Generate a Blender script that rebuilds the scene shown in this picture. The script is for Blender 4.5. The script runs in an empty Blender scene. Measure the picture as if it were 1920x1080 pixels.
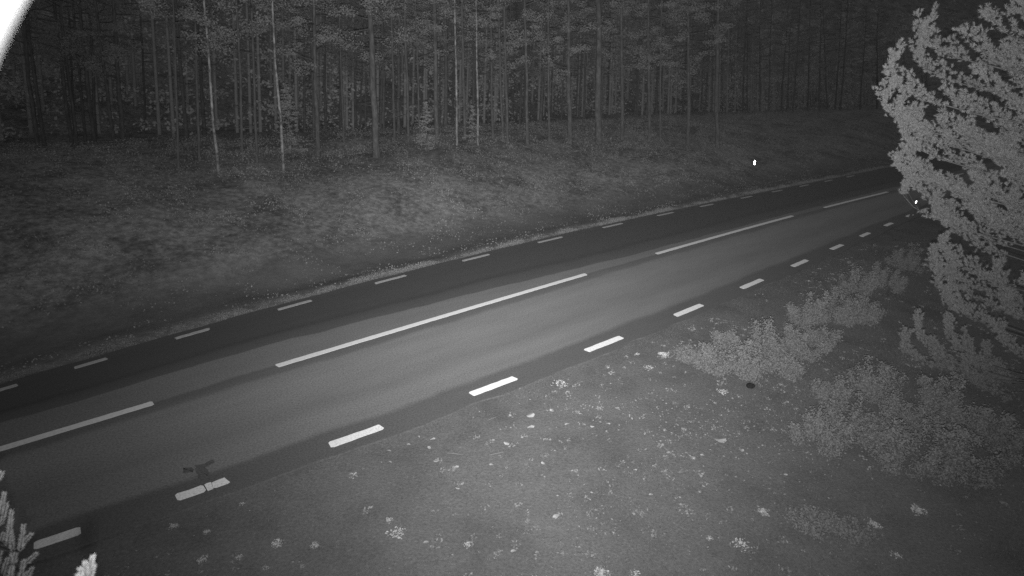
import bpy, math, random
import numpy as np
from mathutils import Vector, Matrix

random.seed(7)
rng = np.random.default_rng(7)
scene = bpy.context.scene
col = scene.collection

# ---------------------------------------------------------------- camera, sky, exposure
CAM_H, TILT, ROLL, FPX = 6.05, 0.3679, 0.0349, 1100.0
fwd = np.array([0, math.cos(TILT), -math.sin(TILT)])
r0 = np.array([1.0, 0, 0]); u0 = np.cross(r0, fwd)
cam_r = math.cos(ROLL) * r0 + math.sin(ROLL) * u0
cam_u = -math.sin(ROLL) * r0 + math.cos(ROLL) * u0
CAM = np.array([0, 0, CAM_H])
cd = bpy.data.cameras.new('camera')
cam = bpy.data.objects.new('camera', cd)
col.objects.link(cam)
M4 = Matrix(((cam_r[0], cam_u[0], -fwd[0], 0), (cam_r[1], cam_u[1], -fwd[1], 0), (cam_r[2], cam_u[2], -fwd[2], CAM_H), (0, 0, 0, 1)))
cam.matrix_world = M4
cd.sensor_width = 36
cd.lens = 36 * FPX / 1920
cd.clip_start = 0.01
cd.clip_end = 1000
cd.dof.use_dof = True
cd.dof.focus_distance = 10.5
cd.dof.aperture_fstop = cd.lens / 12.0       # fast night lens
scene.camera = cam

world = bpy.data.worlds.new('World')
scene.world = world
world.use_nodes = True
wn = world.node_tree.nodes; wl = world.node_tree.links
bg = wn['Background']
sky = wn.new('ShaderNodeTexSky'); sky.sky_type = 'NISHITA'; sky.sun_disc = False
sky.sun_elevation = math.radians(-4); sky.sun_rotation = math.radians(100)
bw = wn.new('ShaderNodeRGBToBW')                      # the camera sees one channel only
# an overcast night: the cloud deck evens the sky out
mixs = wn.new('ShaderNodeMix'); mixs.data_type = 'FLOAT'
mixs.inputs['Factor'].default_value = 0.95
mixs.inputs['B'].default_value = 1.0
wl.new(sky.outputs[0], bw.inputs[0]); wl.new(bw.outputs[0], mixs.inputs['A'])
wl.new(mixs.outputs['Result'], bg.inputs['Color'])
bg.inputs['Strength'].default_value = 0.115

vs = scene.view_settings
vs.view_transform = 'Standard'; vs.look = 'None'; vs.gamma = 1; vs.use_curve_mapping = False
vs.exposure = 0.0
scene.cycles.max_bounces = 5
scene.cycles.diffuse_bounces = 2
scene.cycles.sample_clamp_indirect = 1.0
scene.cycles.use_denoising = False       # keep the grain of the night sensor
scene.cycles.caustics_reflective = False
scene.cycles.caustics_refractive = False

def ray(px, py):
    d = (px - 960) / FPX * cam_r - (py - 540) / FPX * cam_u + fwd
    return d
def at_depth(px, py, depth):
    return CAM + ray(px, py) * depth
def project(P):
    P = np.atleast_2d(P) - CAM
    z = P @ fwd
    zz = np.where(z > 0.05, z, 0.05)
    return np.stack([960 + FPX * (P @ cam_r) / zz, 540 - FPX * (P @ cam_u) / zz, z], 1)

LAMP_POS = CAM + cam_r * 0.0 + cam_u * -0.17 + fwd * 0.0
LAMP_AIM = (1050, 180)
LAMP_POWER = 36500
BEAM_X, BEAM_Y = 0.54, 0.52        # beam half-widths in radians at 1/e

# ---------------------------------------------------------------- helpers
def tag(o, label=None, cat=None, group=None, kind=None):
    if label: o['label'] = label
    if cat: o['category'] = cat
    if group: o['group'] = group
    if kind: o['kind'] = kind
    return o
def empty(name, loc):
    o = bpy.data.objects.new(name, None); col.objects.link(o)
    o.location = tuple(float(v) for v in loc); o.empty_display_size = 0.2
    return o
def link(name, me, parent=None):
    o = bpy.data.objects.new(name, me); col.objects.link(o)
    if parent: o.parent = parent
    return o
def mesh_np(name, verts, faces, mat, smooth=False, uvs=None):
    """verts (n,3); faces (m,k) with a constant k"""
    verts = np.asarray(verts, np.float32); faces = np.asarray(faces, np.int32)
    me = bpy.data.meshes.new(name)
    m, k = faces.shape
    me.vertices.add(len(verts)); me.vertices.foreach_set('co', verts.ravel())
    me.loops.add(m * k); me.loops.foreach_set('vertex_index', faces.ravel())
    me.polygons.add(m)
    me.polygons.foreach_set('loop_start', np.arange(0, m * k, k, dtype=np.int32))
    if uvs is not None:
        uv = me.uv_layers.new(name='UVMap')
        uv.data.foreach_set('uv', np.asarray(uvs, np.float32)[faces.ravel()].ravel())
    me.update(calc_edges=True)
    me.polygons.foreach_set('use_smooth', np.full(m, bool(smooth)))
    me.materials.append(mat)
    return me
def tube(pts, rad, seg=8, cap=True):
    pts = np.asarray(pts, float); rad = np.broadcast_to(np.asarray(rad, float), (len(pts),))
    t = np.gradient(pts, axis=0); t /= np.linalg.norm(t, axis=1)[:, None] + 1e-9
    ref = np.array([0.0, 0, 1]) if abs(t[0][2]) < 0.8 else np.array([1.0, 0, 0])
    a = np.cross(t, ref); a /= np.linalg.norm(a, axis=1)[:, None] + 1e-9
    b = np.cross(t, a)
    ang = np.arange(seg) * 2 * math.pi / seg
    ring = (a[:, None] * np.cos(ang)[None, :, None] + b[:, None] * np.sin(ang)[None, :, None]) * rad[:, None, None] + pts[:, None]
    v = ring.reshape(-1, 3)
    i = np.arange(len(pts) - 1)[:, None] * seg; j = np.arange(seg)[None]; j2 = (j + 1) % seg
    f = np.stack([i + j, i + j2, i + j2 + seg, i + j + seg], -1).reshape(-1, 4)
    return v, f
class Geo:
    def __init__(self): self.v = []; self.f = []; self.n = 0
    def add(self, v, f):
        self.v.append(np.asarray(v, float)); self.f.append(np.asarray(f) + self.n); self.n += len(v)
    def mesh(self, name, mat, smooth=True):
        return mesh_np(name, np.concatenate(self.v), np.concatenate(self.f), mat, smooth)
def box(cx, cy, cz, sx, sy, sz):
    v = np.array([[x, y, z] for z in (-1, 1) for y in (-1, 1) for x in (-1, 1)], float) * (sx / 2, sy / 2, sz / 2) + (cx, cy, cz)
    f = np.array([[0, 2, 3, 1], [4, 5, 7, 6], [0, 1, 5, 4], [2, 6, 7, 3], [0, 4, 6, 2], [1, 3, 7, 5]])
    return v, f

# value noise
_tab = rng.random((256, 256))
def vnoise(x, y, sc):
    x = np.asarray(x, float) * sc + 1000; y = np.asarray(y, float) * sc + 1000
    xi = np.floor(x).astype(int); yi = np.floor(y).astype(int)
    fx = x - xi; fy = y - yi; fx = fx * fx * (3 - 2 * fx); fy = fy * fy * (3 - 2 * fy)
    g = lambda a, b: _tab[a & 255, b & 255]
    return (g(xi, yi) * (1 - fx) + g(xi + 1, yi) * fx) * (1 - fy) + (g(xi, yi + 1) * (1 - fx) + g(xi + 1, yi + 1) * fx) * fy
def fbm(x, y, sc, o=4):
    s = 0; a = 1; t = 0
    for k in range(o):
        s = s + a * vnoise(x + 17.3 * k, y - 9.1 * k, sc * 2 ** k); t += a; a *= 0.5
    return s / t

# ---------------------------------------------------------------- road frame (s along, l across)
RO = np.array([6.27314, 20.40415]); RD = np.array([0.75849, 0.65168]); RN = np.array([-RD[1], RD[0]])
PN = [-7.1423e-05, 0.00111494, 0.0278735, -3.377087]
PF = [6.17764e-05, -0.00254993, 0.01115791, 3.558125]
PC = [-1.43590e-05, -0.00106348, 0.00627689, 0.1660425]
def line(p, s, lo=-19.5, hi=15.5):
    s = np.asarray(s, float); c = np.clip(s, lo, hi)
    d = np.polyder(p)
    return np.polyval(p, c) + np.where(s < lo, np.polyval(d, lo) * 0.4, np.polyval(d, hi) * np.where(s > hi, 1, 0)) * (s - c)
def ln(s): return line(PN, s)
def lf(s): return line(PF, s)
def lc(s): return line(PC, s)
def xy(s, l):
    s = np.asarray(s, float)[..., None]; l = np.asarray(l, float)[..., None]
    return RO + s * RD + l * RN
def SL(x, y):
    dx = np.asarray(x) - RO[0]; dy = np.asarray(y) - RO[1]
    return dx * RD[0] + dy * RD[1], dx * RN[0] + dy * RN[1]
FARX = [-1, 0, 0.7, 2.0, 3.2, 5.5, 8.5, 13, 17, 22, 32, 40, 52, 75, 120]
FARZ = [-.06, -.03, -.06, -.38, -.36, .15, .85, 1.45, 1.6, 1.2, 0.1, 0.1, 4.0, 20, 38.0]  # outer climb is added, blocks sky gaps behind the far forest
NEARX = [-1, 0, 0.6, 3, 6, 9, 18, 30, 45, 70]
NEARZ = [-.06, -.03, -.03, -.04, -.12, -.10, .3, 4.0, 13.0, 24.0]  # outer climb added here too, shuts out sky past the big pine
def terrain(x, y):
    s, l = SL(x, y)
    df = l - (lf(s) + 0.27); dn = (ln(s) - 0.33) - l
    zf = np.interp(df, FARX, FARZ); zn = np.interp(dn, NEARX, NEARZ)
    z = np.where(df > -1, zf, np.where(dn > -1, np.where(s > 5, zn, np.minimum(zn, .4)), -0.06))
    z = z + np.clip(s - 118, 0, 60) * .35                       # rise added behind the bend to hide the bright sky
    rf = np.clip(df / 3, 0, 1); rn = np.clip(dn / 3, 0, 1)
    z = z + rf * (fbm(x, y, 0.22, 3) - 0.5) * 0.7 + rf * (fbm(x, y, 1.1, 2) - .5) * .12
    z = z + rn * (fbm(x + 50, y, 0.5, 3) - 0.5) * 0.10 + np.clip(dn / .4, 0, 1) * (fbm(x, y, 3.1, 2) - .5) * .03
    return z
def ground_hit(px, py):
    d = ray(px, py); t = 2.0
    for k in range(4000):
        P = CAM + d * t
        if P[2] < terrain(P[0], P[1]): break
        if t > 22:
            s, l = SL(P[0], P[1])
            if l - lf(s) > 17.2: return np.array([P[0], P[1], float(terrain(P[0], P[1]))])
        t += 0.02 if t < 25 else 0.05
    return CAM + d * t

# ---------------------------------------------------------------- materials (the picture is monochrome: greys throughout)
def mat(name, build):
    m = bpy.data.materials.new(name); m.use_nodes = True
    nt = m.node_tree; b = nt.nodes['Principled BSDF']
    b.inputs['Specular IOR Level'].default_value = 0.2
    build(nt, nt.nodes, nt.links, b); return m
def noise_col(nt, b, stops, scale, detail=6, rough=.6, coord='Object', vec_scale=None, bump=0, dist=0.02):
    n, l = nt.nodes, nt.links
    tc = n.new('ShaderNodeTexCoord'); src = tc.outputs[coord]
    if vec_scale:
        mp = n.new('ShaderNodeMapping'); mp.inputs['Scale'].default_value = vec_scale; l.new(src, mp.inputs[0]); src = mp.outputs[0]
    nz = n.new('ShaderNodeTexNoise'); nz.inputs['Scale'].default_value = scale; nz.inputs['Detail'].default_value = detail; nz.inputs['Roughness'].default_value = rough
    l.new(src, nz.inputs['Vector'])
    cr = ramp(nt, nz.outputs[0], stops)
    l.new(cr, b.inputs['Base Color'])
    if bump:
        bp = n.new('ShaderNodeBump'); bp.inputs['Strength'].default_value = bump; bp.inputs['Distance'].default_value = dist
        l.new(nz.outputs[0], bp.inputs['Height']); l.new(bp.outputs[0], b.inputs['Normal'])
    return cr, nz
def ramp(nt, src, stops, interp='LINEAR'):
    cr = nt.nodes.new('ShaderNodeValToRGB'); cr.color_ramp.interpolation = interp
    e = cr.color_ramp.elements
    while len(e) < len(stops): e.new(0.5)
    assert len(stops) <= 32
    for k, (p, v) in enumerate(stops): e[k].position = p; e[k].color = (v, v, v, 1)
    nt.links.new(src, cr.inputs[0]); return cr.outputs[0]
def mult(nt, a, b):
    m = nt.nodes.new('ShaderNodeMix'); m.data_type = 'RGBA'; m.blend_type = 'MULTIPLY'; m.inputs['Factor'].default_value = 1
    nt.links.new(a, m.inputs['A']); nt.links.new(b, m.inputs['B']); return m.outputs['Result']

def b_asphalt(nt, n, l, b):
    b.inputs['Roughness'].default_value = 0.75
    uv = n.new('ShaderNodeUVMap'); uv.uv_map = 'UVMap'
    sp = n.new('ShaderNodeSeparateXYZ'); l.new(uv.outputs[0], sp.inputs[0])
    b.inputs['Specular IOR Level'].default_value = .5
    tc = n.new('ShaderNodeTexCoord')
    # wobble of the wear bands along the road
    mp = n.new('ShaderNodeMapping'); mp.inputs['Scale'].default_value = (0.35, 1.5, 1); l.new(uv.outputs[0], mp.inputs[0])
    nz = n.new('ShaderNodeTexNoise'); nz.inputs['Scale'].default_value = 1.0; nz.inputs['Detail'].default_value = 7; nz.inputs['Roughness'].default_value = .62; l.new(mp.outputs[0], nz.inputs['Vector'])
    ma = n.new('ShaderNodeMath'); ma.operation = 'MULTIPLY_ADD'; ma.inputs[1].default_value = 0.13; ma.inputs[2].default_value = -0.065
    l.new(nz.outputs[0], ma.inputs[0])
    ad = n.new('ShaderNodeMath'); ad.operation = 'ADD'; l.new(sp.outputs[1], ad.inputs[0]); l.new(ma.outputs[0], ad.inputs[1])
    mr = n.new('ShaderNodeMapRange'); mr.inputs['From Min'].default_value = -1.3; mr.inputs['From Max'].default_value = 1.3
    l.new(ad.outputs[0], mr.inputs[0])
    P = lambda t: (t + 1.3) / 2.6
    band = ramp(nt, mr.outputs[0], [(P(-1.16), .10), (P(-1.08), .085), (P(-.90), .088), (P(-.855), .165), (P(-.72), .175), (P(-.60), .155), (P(-.46), .18), (P(-.3), .20),
                                    (P(-.135), .185), (P(-.095), .12), (P(-.012), .10), (P(.012), .16), (P(.242), .155), (P(.252), .075), (P(.40), .058), (P(.46), .034),
                                    (P(.54), .046), (P(1.0), .044), (P(1.06), .05)])
    # aggregate speckle and larger blotches
    g = n.new('ShaderNodeTexNoise'); g.inputs['Scale'].default_value = 30; g.inputs['Detail'].default_value = 5; g.inputs['Roughness'].default_value = .8; l.new(tc.outputs['Object'], g.inputs['Vector'])
    gr = ramp(nt, g.outputs[0], [(.36, .55), (.5, .95), (.64, 1.3)])
    mp2 = n.new('ShaderNodeMapping'); mp2.inputs['Scale'].default_value = (0.5, 9, 1); l.new(uv.outputs[0], mp2.inputs[0])
    st = n.new('ShaderNodeTexNoise'); st.inputs['Scale'].default_value = 1; st.inputs['Detail'].default_value = 8; st.inputs['Roughness'].default_value = .65; l.new(mp2.outputs[0], st.inputs['Vector'])
    sr = ramp(nt, st.outputs[0], [(.3, .84), (.5, .94), (.7, 1.02)])
    l.new(mult(nt, mult(nt, band, gr), sr), b.inputs['Base Color'])
    bp = n.new('ShaderNodeBump'); bp.inputs['Strength'].default_value = .5; bp.inputs['Distance'].default_value = .006
    l.new(g.outputs[0], bp.inputs['Height']); l.new(bp.outputs[0], b.inputs['Normal'])
M_asphalt = mat('asphalt', b_asphalt)

def b_paint(nt, n, l, b):
    b.inputs['Roughness'].default_value = 0.6
    noise_col(nt, b, [(.34, .42), (.46, .70), (.58, .86)], 34, 8, .8, bump=.4, dist=.004)
M_paint = mat('thermoplastic_paint', b_paint)
def b_worn(nt, n, l, b):
    b.inputs['Roughness'].default_value = 0.7
    noise_col(nt, b, [(.30, .18), (.45, .34), (.6, .42)], 18, 8, .75, bump=.4, dist=.004)
M_worn = mat('worn_paint', b_worn)
def b_centre(nt, n, l, b):
    b.inputs['Roughness'].default_value = 0.7
    noise_col(nt, b, [(.30, .42), (.42, .64), (.6, .74)], 20, 8, .75, bump=.4, dist=.004)
M_centre = mat('centre_paint', b_centre)
def b_sealant(nt, n, l, b):
    b.inputs['Roughness'].default_value = 0.7
    noise_col(nt, b, [(.35, .055), (.65, .11)], 30)
M_seal = mat('sealant', b_sealant)

def b_ground(nt, n, l, b):
    b.inputs['Roughness'].default_value = 1
    b.inputs['Specular IOR Level'].default_value = 0
    tc = n.new('ShaderNodeTexCoord')
    def nz(sc, det, ro):
        f = n.new('ShaderNodeTexNoise'); f.inputs['Scale'].default_value = sc; f.inputs['Detail'].default_value = det; f.inputs['Roughness'].default_value = ro
        l.new(tc.outputs['Object'], f.inputs['Vector']); return f.outputs[0]
    f = nz(24, 6, .75)
    verge = mult(nt, ramp(nt, nz(.9, 8, .6), [(.35, .72), (.5, .9), (.68, 1.0)]), ramp(nt, f, [(.30, .08), (.45, .12), (.58, .145), (.70, .20)]))
    bank = mult(nt, ramp(nt, nz(.5, 9, .68), [(.38, .5), (.5, .82), (.6, 1.0)]), ramp(nt, nz(4, 9, .75), [(.34, .12), (.48, .20), (.64, .33)]))
    a = n.new('ShaderNodeAttribute'); a.attribute_name = 'bank'
    m = n.new('ShaderNodeMix'); m.data_type = 'RGBA'; l.new(a.outputs['Fac'], m.inputs['Factor']); l.new(verge, m.inputs['A']); l.new(bank, m.inputs['B'])
    l.new(m.outputs['Result'], b.inputs['Base Color'])
    bp = n.new('ShaderNodeBump'); bp.inputs['Strength'].default_value = .6; bp.inputs['Distance'].default_value = .03
    l.new(f, bp.inputs['Height']); l.new(bp.outputs[0], b.inputs['Normal'])
M_ground = mat('moss_and_soil', b_ground)

def leafmat(name, lo, hi, trans=.25, patch=None):
    def bl(nt, n, l, b):
        g = n.new('ShaderNodeNewGeometry')
        c = ramp(nt, g.outputs['Random Per Island'], [(0, lo), (1, hi)])
        if patch:
            tc = n.new('ShaderNodeTexCoord')
            nz = n.new('ShaderNodeTexNoise'); nz.inputs['Scale'].default_value = patch[0]; nz.inputs['Detail'].default_value = 6; nz.inputs['Roughness'].default_value = .65
            l.new(tc.outputs['Object'], nz.inputs['Vector'])
            c = mult(nt, c, ramp(nt, nz.outputs[0], [(.36, patch[1]), (.62, 1.0)]))
        d = n.new('ShaderNodeBsdfDiffuse'); t = n.new('ShaderNodeBsdfTranslucent'); mx = n.new('ShaderNodeMixShader'); mx.inputs[0].default_value = trans
        l.new(c, d.inputs[0]); l.new(c, t.inputs[0]); l.new(d.outputs[0], mx.inputs[1]); l.new(t.outputs[0], mx.inputs[2])
        l.new(mx.outputs[0], n['Material Output'].inputs[0])
    return mat(name, bl)
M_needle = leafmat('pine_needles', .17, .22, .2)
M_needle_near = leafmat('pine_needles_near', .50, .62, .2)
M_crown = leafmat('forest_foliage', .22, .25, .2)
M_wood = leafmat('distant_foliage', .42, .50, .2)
M_spruce = leafmat('spruce_foliage', .22, .28, .2)
M_grass_n = leafmat('verge_grass', .10, .19, .2, (.8, .7))
M_grass_f = leafmat('bank_growth', .20, .33, .2, (.55, .5))
M_fringe = leafmat('fringe_grass', .17, .26, .2)
M_bush = leafmat('bush_leaves', .15, .21, .25)
M_brush = leafmat('brush', .13, .24, .2)
M_weed = leafmat('weed_leaves', .38, .52, .2)
M_leaf = leafmat('dry_leaf', .25, .36, .1)
M_litter = leafmat('litter', .16, .25, .1)
def barkm(name, stops, sc, vs_):
    def bb(nt, n, l, b):
        b.inputs['Roughness'].default_value = .95
        noise_col(nt, b, stops, sc, 6, .7, vec_scale=vs_, bump=.6, dist=.02)
    return mat(name, bb)
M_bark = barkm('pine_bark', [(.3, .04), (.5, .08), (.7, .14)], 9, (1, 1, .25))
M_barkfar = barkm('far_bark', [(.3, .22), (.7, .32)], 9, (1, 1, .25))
M_birch = barkm('birch_bark', [(.40, .08), (.50, .20), (.7, .38)], 2.2, (1, 1, 1.4))
M_twig = barkm('twig_bark', [(.3, .04), (.7, .10)], 12, (1, 1, 1))
def flatm(name, v, r=.6, metal=0, spec=.3):
    def bb(nt, n, l, b):
        noise_col(nt, b, [(.3, v * .85), (.7, v)], 14)
        b.inputs['Roughness'].default_value = r; b.inputs['Metallic'].default_value = metal
        b.inputs['Specular IOR Level'].default_value = spec
    return mat(name, bb)
M_white = flatm('white_enamel', .8, .5)
M_hood = flatm('matt_hood_paint', .10, .9, 0, 0)
M_black = flatm('black_plastic', .02, .5)
M_post = flatm('grey_plastic_post', .05, .8)
M_stone = flatm('stone', .12, .9)
M_darkstone = flatm('dark_stone', .012, .9, 0, 0)
M_steel = flatm('galvanised_steel', .4, .5, .5)
M_reflect = flatm('reflector', .95, .16, 1.0)

# ---------------------------------------------------------------- the lamp that lights the place: an infrared floodlight on the camera mast
mast = empty('camera_mast', (0.0, -0.75, float(terrain(0, -0.75))))
tag(mast, 'steel camera mast holding the camera and its infrared floodlight', 'mast')
zb = mast.location.z
v, f = tube([(0, 0, 0), (0, 0, CAM_H + .3 - zb)], .07, 14); link('pole', mesh_np('pole', v, f, M_steel, True), mast)
v, f = tube([(0, 0, CAM_H + .2 - zb), (0, .3, CAM_H + .2 - zb)], .03, 8); link('arm', mesh_np('arm', v, f, M_steel, True), mast)
Rm = np.stack([cam_r, cam_u, -fwd], 1)
def camspace(v): return v @ Rm.T + CAM          # the housing is bolted to the camera's own axes; it stands still in the place
hs = empty('camera_housing', CAM)
tag(hs, 'camera housing whose glaring curved sun hood rim shows top left', 'housing')
off = np.array([0.0047, 0.0006, 0])
g = Geo()
a0, a1 = math.radians(28), math.radians(172)
ang = np.linspace(a0, a1, 60)
rho_ = 0.13 * 1125 / 1100
prof = [(rho_, -.13), (rho_ + .0035, -.13), (rho_ + .0035, .12), (rho_, .12)]
vv = np.concatenate([np.stack([np.cos(ang) * r, np.sin(ang) * r, np.full_like(ang, z)], 1) + off for r, z in prof])
n_ = len(ang); ff = []
for k in range(4):
    k2 = (k + 1) % 4
    for i in range(n_ - 1): ff.append([k * n_ + i, k * n_ + i + 1, k2 * n_ + i + 1, k2 * n_ + i])
ho = link('sun_hood', mesh_np('sun_hood', camspace(vv) - CAM, ff, M_hood, True), hs)
vb, fb = box(0, 0, .20, .16, .14, .26)
link('case', mesh_np('case', camspace(vb) - CAM, fb, M_white), hs)
ld = bpy.data.lights.new('infrared_lamp', 'SPOT')
ld.energy = LAMP_POWER; ld.spot_size = math.radians(170); ld.spot_blend = 0.3; ld.shadow_soft_size = 0.03
# the LED floodlight's beam profile: a soft elliptical bell
ld.use_nodes = True
nt = ld.node_tree; n = nt.nodes; l = nt.links
em = n['Emission']
tc = n.new('ShaderNodeTexCoord'); sx = n.new('ShaderNodeSeparateXYZ'); l.new(tc.outputs['Normal'], sx.inputs[0])
def mth(op, a, b=None):
    m = n.new('ShaderNodeMath'); m.operation = op
    for k, v in enumerate((a, b)):
        if v is None: continue
        if isinstance(v, (int, float)): m.inputs[k].default_value = v
        else: l.new(v, m.inputs[k])
    return m.outputs[0]
az = mth('ABSOLUTE', sx.outputs[2])
tx = mth('DIVIDE', mth('ARCTAN2', sx.outputs[0], az), BEAM_X); ty = mth('DIVIDE', mth('ARCTAN2', sx.outputs[1], az), BEAM_Y)
q2 = mth('ADD', mth('MULTIPLY', tx, tx), mth('MULTIPLY', ty, ty))
l.new(mth('POWER', math.e, mth('MULTIPLY', q2, -1.0)), em.inputs['Strength'])
lo_ = bpy.data.objects.new('infrared_lamp', ld); col.objects.link(lo_)
lo_.location = LAMP_POS
lo_.rotation_euler = Vector(ray(*LAMP_AIM)).to_track_quat('-Z', 'Y').to_euler()

# ---------------------------------------------------------------- ground sheet
def axis(lo, hi, c, fine, n):
    t = np.linspace(-1, 1, n); u = np.sinh(t * 2.4) / math.sinh(2.4)
    return np.where(u < 0, c + u * (c - lo), c + u * (hi - c))
gx = axis(-150, 220, 2, 0, 380); gy = axis(-40, 320, 10, 0, 420)
X, Y = np.meshgrid(gx, gy)
Z = terrain(X, Y)
V = np.stack([X, Y, Z], -1).reshape(-1, 3)
nx = len(gx); i = np.arange(len(gy) - 1)[:, None] * nx; j = np.arange(nx - 1)[None]
F = np.stack([i + j, i + j + 1, i + j + 1 + nx, i + j + nx], -1).reshape(-1, 4)
gme = mesh_np('ground', V, F, M_ground, True)
s_, l_ = SL(X.ravel(), Y.ravel())
at = gme.attributes.new('bank', 'FLOAT', 'POINT'); at.data.foreach_set('value', np.interp(l_ - lf(s_) - .27, [-.1, .3, .8, 3.2, 4.6, 6], [0, .8, .15, .15, .75, 1]).astype(np.float32))
tag(link('ground', gme), kind='structure')

# ---------------------------------------------------------------- road with ragged asphalt edges
ss = np.arange(-40, 117, 0.16)
tl = np.linspace(-1, 1, 33)
near_e = ln(ss) - 0.33 + (fbm(ss, ss * 0, 1.3, 4) - .5) * .16
far_e = lf(ss) + 0.27 + (fbm(ss, ss * 0 + 9, 1.3, 3) - .5) * .10
rows = []; uvr = []
cs = lc(ss)
prof = []
L = np.concatenate([near_e[:, None], near_e[:, None] + 0.004, near_e[:, None] + (far_e - near_e)[:, None] * np.linspace(0.01, .99, 41)[None], far_e[:, None] - .004, far_e[:, None]], 1)
zz = np.zeros(L.shape); zz[:, 0] = -.07; zz[:, -1] = -.07
T = np.where(L < cs[:, None], (L - cs[:, None]) / (cs - ln(ss))[:, None], (L - cs[:, None]) / (lf(ss) - cs)[:, None])
TB = np.interp(ss, [-19, -14.5, -10.5, -7.6, -2.6, .4, 12, 40], [.41, .40, .28, .225, .12, .09, .08, .2])[:, None]   # paving seam wanders across the lane
T = np.where(T > 0, np.where(T < TB, T * .25 / TB, .25 + (T - TB) * .75 / (1 - TB)), T)
PXY = xy(np.repeat(ss[:, None], L.shape[1], 1), L)
V = np.concatenate([PXY, zz[..., None]], -1).reshape(-1, 3)
UV = np.stack([np.repeat(ss[:, None], L.shape[1], 1), T], -1).reshape(-1, 2)
m_ = L.shape[1]; i = np.arange(len(ss) - 1)[:, None] * m_; j = np.arange(m_ - 1)[None]
F = np.stack([i + j, i + m_ + j, i + m_ + j + 1, i + j + 1], -1).reshape(-1, 4)
road = tag(link('road', mesh_np('road', V, F, M_asphalt, False, UV)), kind='structure')

def dash(name, s0, s1, fn, w, wob=.003, m=None):
    """a laid strip of thermoplastic 5 mm thick with slightly uneven edges"""
    n = max(3, int((s1 - s0) / .12)); s = np.concatenate([[s0], np.linspace(s0 + .035, s1 - .035, n), [s1]]) if s1 - s0 > .15 else np.linspace(s0, s1, n); n = len(s)
    c = fn(s); r1 = rng.normal(0, wob, n); r2 = rng.normal(0, wob, n)
    a = np.stack([s + rng.normal(0, wob / 2, n) * 0, c - w / 2 + r1], 1); b = np.stack([s, c + w / 2 + r2], 1)
    a[0, 0] += rng.uniform(-.03, .03); b[-1, 0] += rng.uniform(-.03, .03)
    rd = .12 if s1 - s0 > .15 else 0
    a[0, 1] += w * rd; b[0, 1] -= w * rd; a[-1, 1] += w * rd; b[-1, 1] -= w * rd        # rounded ends
    A = np.concatenate([xy(a[:, 0], a[:, 1]), np.full((n, 1), .006)], 1); B_ = np.concatenate([xy(b[:, 0], b[:, 1]), np.full((n, 1), .006)], 1)
    V = np.concatenate([A, B_, A - (0, 0, .0075), B_ - (0, 0, .0075)])
    F = []
    for k in range(n - 1):
        F += [[k, k + 1, n + k + 1, n + k], [2 * n + k, 2 * n + k + 1, k + 1, k], [n + k, n + k + 1, 3 * n + k + 1, 3 * n + k]]
    F += [[0, n, 3 * n, 2 * n], [n - 1, 3 * n - 1, 4 * n - 1, 2 * n - 1]]
    return link(name, mesh_np(name, V, F, m or M_paint), road)
for a, b in [(-18.87, -18.38), (-14.98, -14.04), (-12.17, -11.05), (-8.99, -7.77), (-5.6, -4.37), (-2.23, -.99), (1.14, 2.24), (4.36, 5.36),
             (7.3, 8.2), (10.1, 10.95), (12.95, 13.7), (15.25, 16.0), (17.9, 18.6), (20.5, 21.2), (23.1, 23.8)]:
    dash('edge_line_dash', a, b, ln, .17)
for a, b in [(-19.9, -18.85), (-17.96, -17.38), (-16.08, -15.34), (-13.68, -12.76), (-10.81, -9.75), (-7.57, -6.44), (-4.12, -2.88), (-.56, .65), (3.02, 4.15),
             (6.25, 7.3), (9.75, 10.75), (12.8, 13.8), (15.8, 16.8), (18.8, 19.8), (21.8, 22.8)]:
    dash('edge_line_dash', a, b, lf, .12, .003, M_worn)
for a, b in [(-24, -16.99), (-14.74, -5.19), (-1.59, 8.33), (11.42, 18.76), (22, 31)]:
    dash('centre_line_dash', a, b, lc, .155, .003, M_centre)

# road surface sensor: sealed sensor pads and the sawn cable slots across one edge dash
def s_of(px, py):
    d = ray(px, py); t = -CAM[2] / d[2]; P = CAM + d * t
    return P
sa, la = SL(*s_of(331, 936)[:2]); sb_, lb = SL(*s_of(431, 904)[:2])
def frac_px(px):                     # along-road position of a picked point on the edge line
    t = (px - 331) / 100.0; P = s_of(331 + 100 * t, 936 - 32 * t); return float(SL(P[0], P[1])[0])
for a, b in [(331, 386), (387.6, 398.8), (401.2, 431)]:
    dash('edge_line_dash', frac_px(a), frac_px(b), lambda s: ln(s) + .01, .17, .004)
sens = empty('road_sensor', s_of(380, 890))
tag(sens, 'dark sealed road surface sensor with cable slots cut through the white edge dash', 'road sensor')
def patch(name, pts, z, parent, jag=.013, sub=4):
    P = [np.array(s_of(*p)) for p in pts]; out = []
    for k in range(len(P)):
        a, b = P[k], P[(k + 1) % len(P)]
        for t in range(sub): out.append(a + (b - a) * t / sub + np.append(rng.normal(0, jag, 2), 0))
    c = sum(out) / len(out); n = len(out)
    Vt = np.array([[p[0], p[1], z] for p in out] + [[p[0], p[1], -.002] for p in out] + [[c[0], c[1], z]]) - np.array(parent.location)
    Ft = [[k, (k + 1) % n, 2 * n, 2 * n] for k in range(n)]
    me = bpy.data.meshes.new(name)
    me.from_pydata([tuple(v) for v in Vt], [], [(k, (k + 1) % n, 2 * n) for k in range(n)] + [(k, n + k, n + (k + 1) % n, (k + 1) % n) for k in range(n)])
    me.materials.append(M_seal); me.update()
    return link(name, me, parent)
patch('sealant_patch', [(342, 879), (350, 877), (363, 878), (364, 883), (354, 886), (344, 887)], .004, sens, .008)
patch('sealant_patch', [(364, 873), (383, 870), (392, 864), (400, 862), (401, 868), (386, 876), (368, 881)], .004, sens, .008)
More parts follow.
